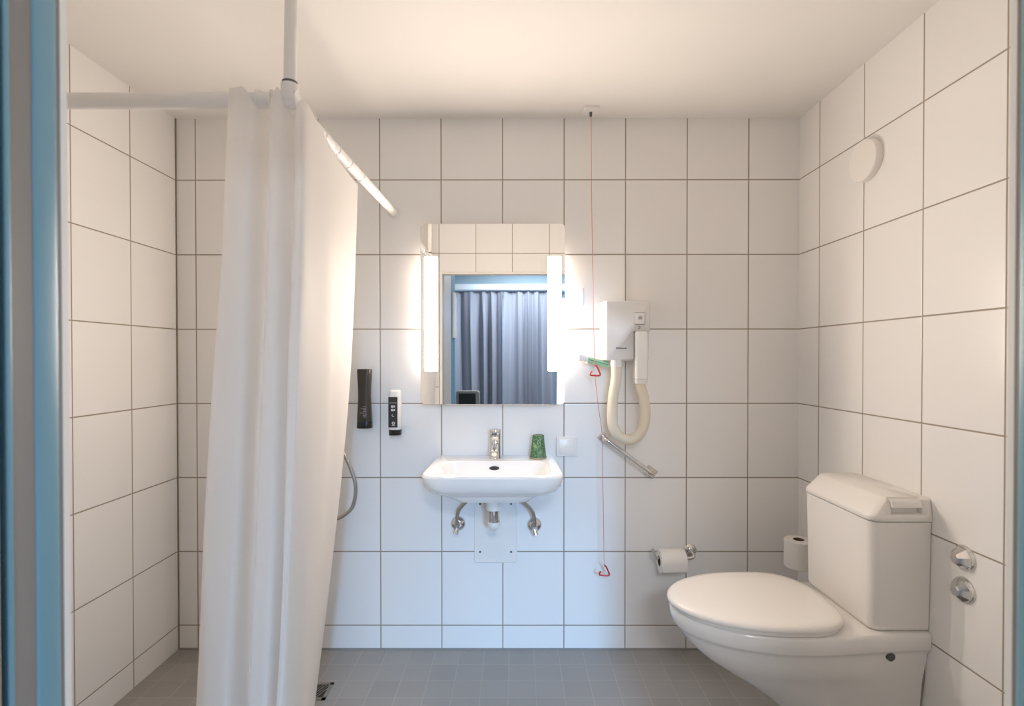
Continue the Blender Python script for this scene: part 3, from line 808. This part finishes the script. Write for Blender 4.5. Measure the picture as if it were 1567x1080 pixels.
# ------------------------------------------------------------------ bedroom furnishings seen in the mirror
def drape(x0, x1, label, ph, seed):
    rnd = random.Random(seed)
    n = int((x1 - x0) / .012); NZ = 30
    t = thing('window_curtain', label, 'curtain', ((x0 + x1) / 2, -4.97, .03), 'bedroom window curtains')
    fr = []; ph_ = ph
    for i in range(n + 1):
        ph_ += 2 * PI / 13 * (1 + .45 * math.sin(i * .13 + seed)); fr.append(ph_)
    g = []
    for r in range(NZ + 1):
        v = r / NZ; z = 2.08 + (.03 - 2.08) * v
        row = []
        for i in range(n + 1):
            u = i / n; amp = .022 + .055 * min(1, v * 4) * (.7 + .3 * math.sin(i * .07 + seed))
            a = fr[i] + .5 * math.sin(v * 2.2 + i * .03)
            x = x0 + (x1 - x0) * u + .010 * math.sin(2 * a) * min(1, v * 5)
            y = -4.97 + amp * math.sin(a) + .008 * math.sin(2.7 * a + 1)
            row.append((x, y, z))
        g.append(row)
    b = BM(); loft(b, g, False, False, closed=False); obj('cloth', b, m_blind, t, angle=180)
    b = BM(); tube(b, [Vector(p) + Vector((0, 0, -.004)) for p in g[0][::2]], .006, 6); obj('heading_tape', b, m_blind, t)
drape(-1.55, -.168, 'blue grey bedroom curtain reflected in the mirror, the left one of the two', 0., 1)
drape(-.160, .560, 'blue grey bedroom curtain reflected in the mirror, the right one of the two', 1.2, 4)
b = BM(); box(b, -1.9, 1.9, -5.06, -4.90, 2.086, 2.163, .004)
obj('curtain_pelmet', b, mat('white pelmet', (.78, .82, .84), .4), loc=(0, -4.98, 2.09), label='white curtain pelmet above the blue grey bedroom curtains', cat='pelmet')
def tv():
    t = thing('television', 'dark screen in a taupe frame seen at the bottom of the mirror', 'television', (-.55, -4.0, .52))
    b = BM(); loft(b, [[(x, y, z) for x, z in rrect(-.550, .66, .135, .140, .03, 5)] for y in (-4.10, -4.0)]); obj('casing', b, m_taupe, t)
    b = BM(); loft(b, [[(x, y, z) for x, z in rrect(-.555, .66, .098, .112, .006, 4)] for y in (-4.0, -3.997)]); obj('screen', b, mat('dark screen', (.02, .02, .02), .2), t)
    t2 = thing('bedroom_cabinet', 'low cabinet under the television in the bedroom', 'cabinet', (-.55, -4.1, 0))
    b = BM(); box(b, -.80, -.30, -4.35, -3.95, .03, .50, .004); box(b, -.78, -.32, -4.33, -3.98, 0, .03); obj('carcass', b, m_taupe, t2)
    b = BM(); box(b, -.82, -.28, -4.37, -3.93, .50, .52, .004); obj('cabinet_top', b, m_taupe, t2)
tv()
b = BM()
loft(b, [[(-.494 + x_, y, z) for y, z in rrect(-2.18, 1.52, .075, .18, [.004, .06, .004, .004], 6)] for x_ in (.0005, .016)])
obj('wall_board', b, m_white_trim, loc=(-.494, -2.18, 1.34), label='white board with one rounded corner on the teal wall in the mirror', cat='board')

# ------------------------------------------------------------------ light
def area(name, loc, rot, sx, sy, power, col):
    l = bpy.data.lights.new(name, 'AREA'); l.shape = 'RECTANGLE'; l.size = sx; l.size_y = sy; l.energy = power; l.color = col
    o = bpy.data.objects.new(name, l); C.objects.link(o); o.location = loc; o.rotation_euler = rot
    return o
# daylight entering by the bedroom window, and an added, unseen fill light below the bedroom ceiling
area('window_daylight', (1.0, -6.5, 2.33), (PI / 2 - .16, 0, .1), .45, .44, 195., (.24, .56, 1.0))
area('bedroom_fill_light', (.2, -4.1, BZ - .03), (0, 0, 0), .7, .7, 40., (.80, .88, 1.0))
w = bpy.data.worlds.new('World'); SC.world = w; w.use_nodes = True
bg = w.node_tree.nodes['Background']; bg.inputs[0].default_value = (.55, .75, 1, 1); bg.inputs[1].default_value = 1.5

# ------------------------------------------------------------------ camera
cam = bpy.data.cameras.new('camera'); co = bpy.data.objects.new('camera', cam); C.objects.link(co); SC.camera = co
F = 791.6436
cam.sensor_fit = 'HORIZONTAL'; cam.sensor_width = 36.; cam.lens = F / 1567 * 36
cam.shift_x = (783.5 - 787.0757) / 1567; cam.shift_y = (555.0735 - 540) / 1567
cam.clip_start = .02; cam.clip_end = 50
co.location = (0, -2.0881, 1.1807)
co.rotation_mode = 'XYZ'
Rm = Matrix.Rotation(.0017, 3, 'Z') @ Matrix.Rotation(-.0093, 3, 'X') @ Matrix.Rotation(.0004, 3, 'Y') @ Matrix.Rotation(PI / 2, 3, 'X')
co.rotation_euler = Rm.to_euler()
cam.dof.use_dof = True; cam.dof.focus_distance = 2.0; cam.dof.aperture_fstop = 4.0

SC.view_settings.view_transform = 'Standard'; SC.view_settings.look = 'None'
SC.view_settings.gamma = 1; SC.view_settings.use_curve_mapping = False
SC.view_settings.exposure = .95
SC.cycles.max_bounces = 10; SC.cycles.diffuse_bounces = 6; SC.cycles.transparent_max_bounces = 12
SC.cycles.use_denoising = True
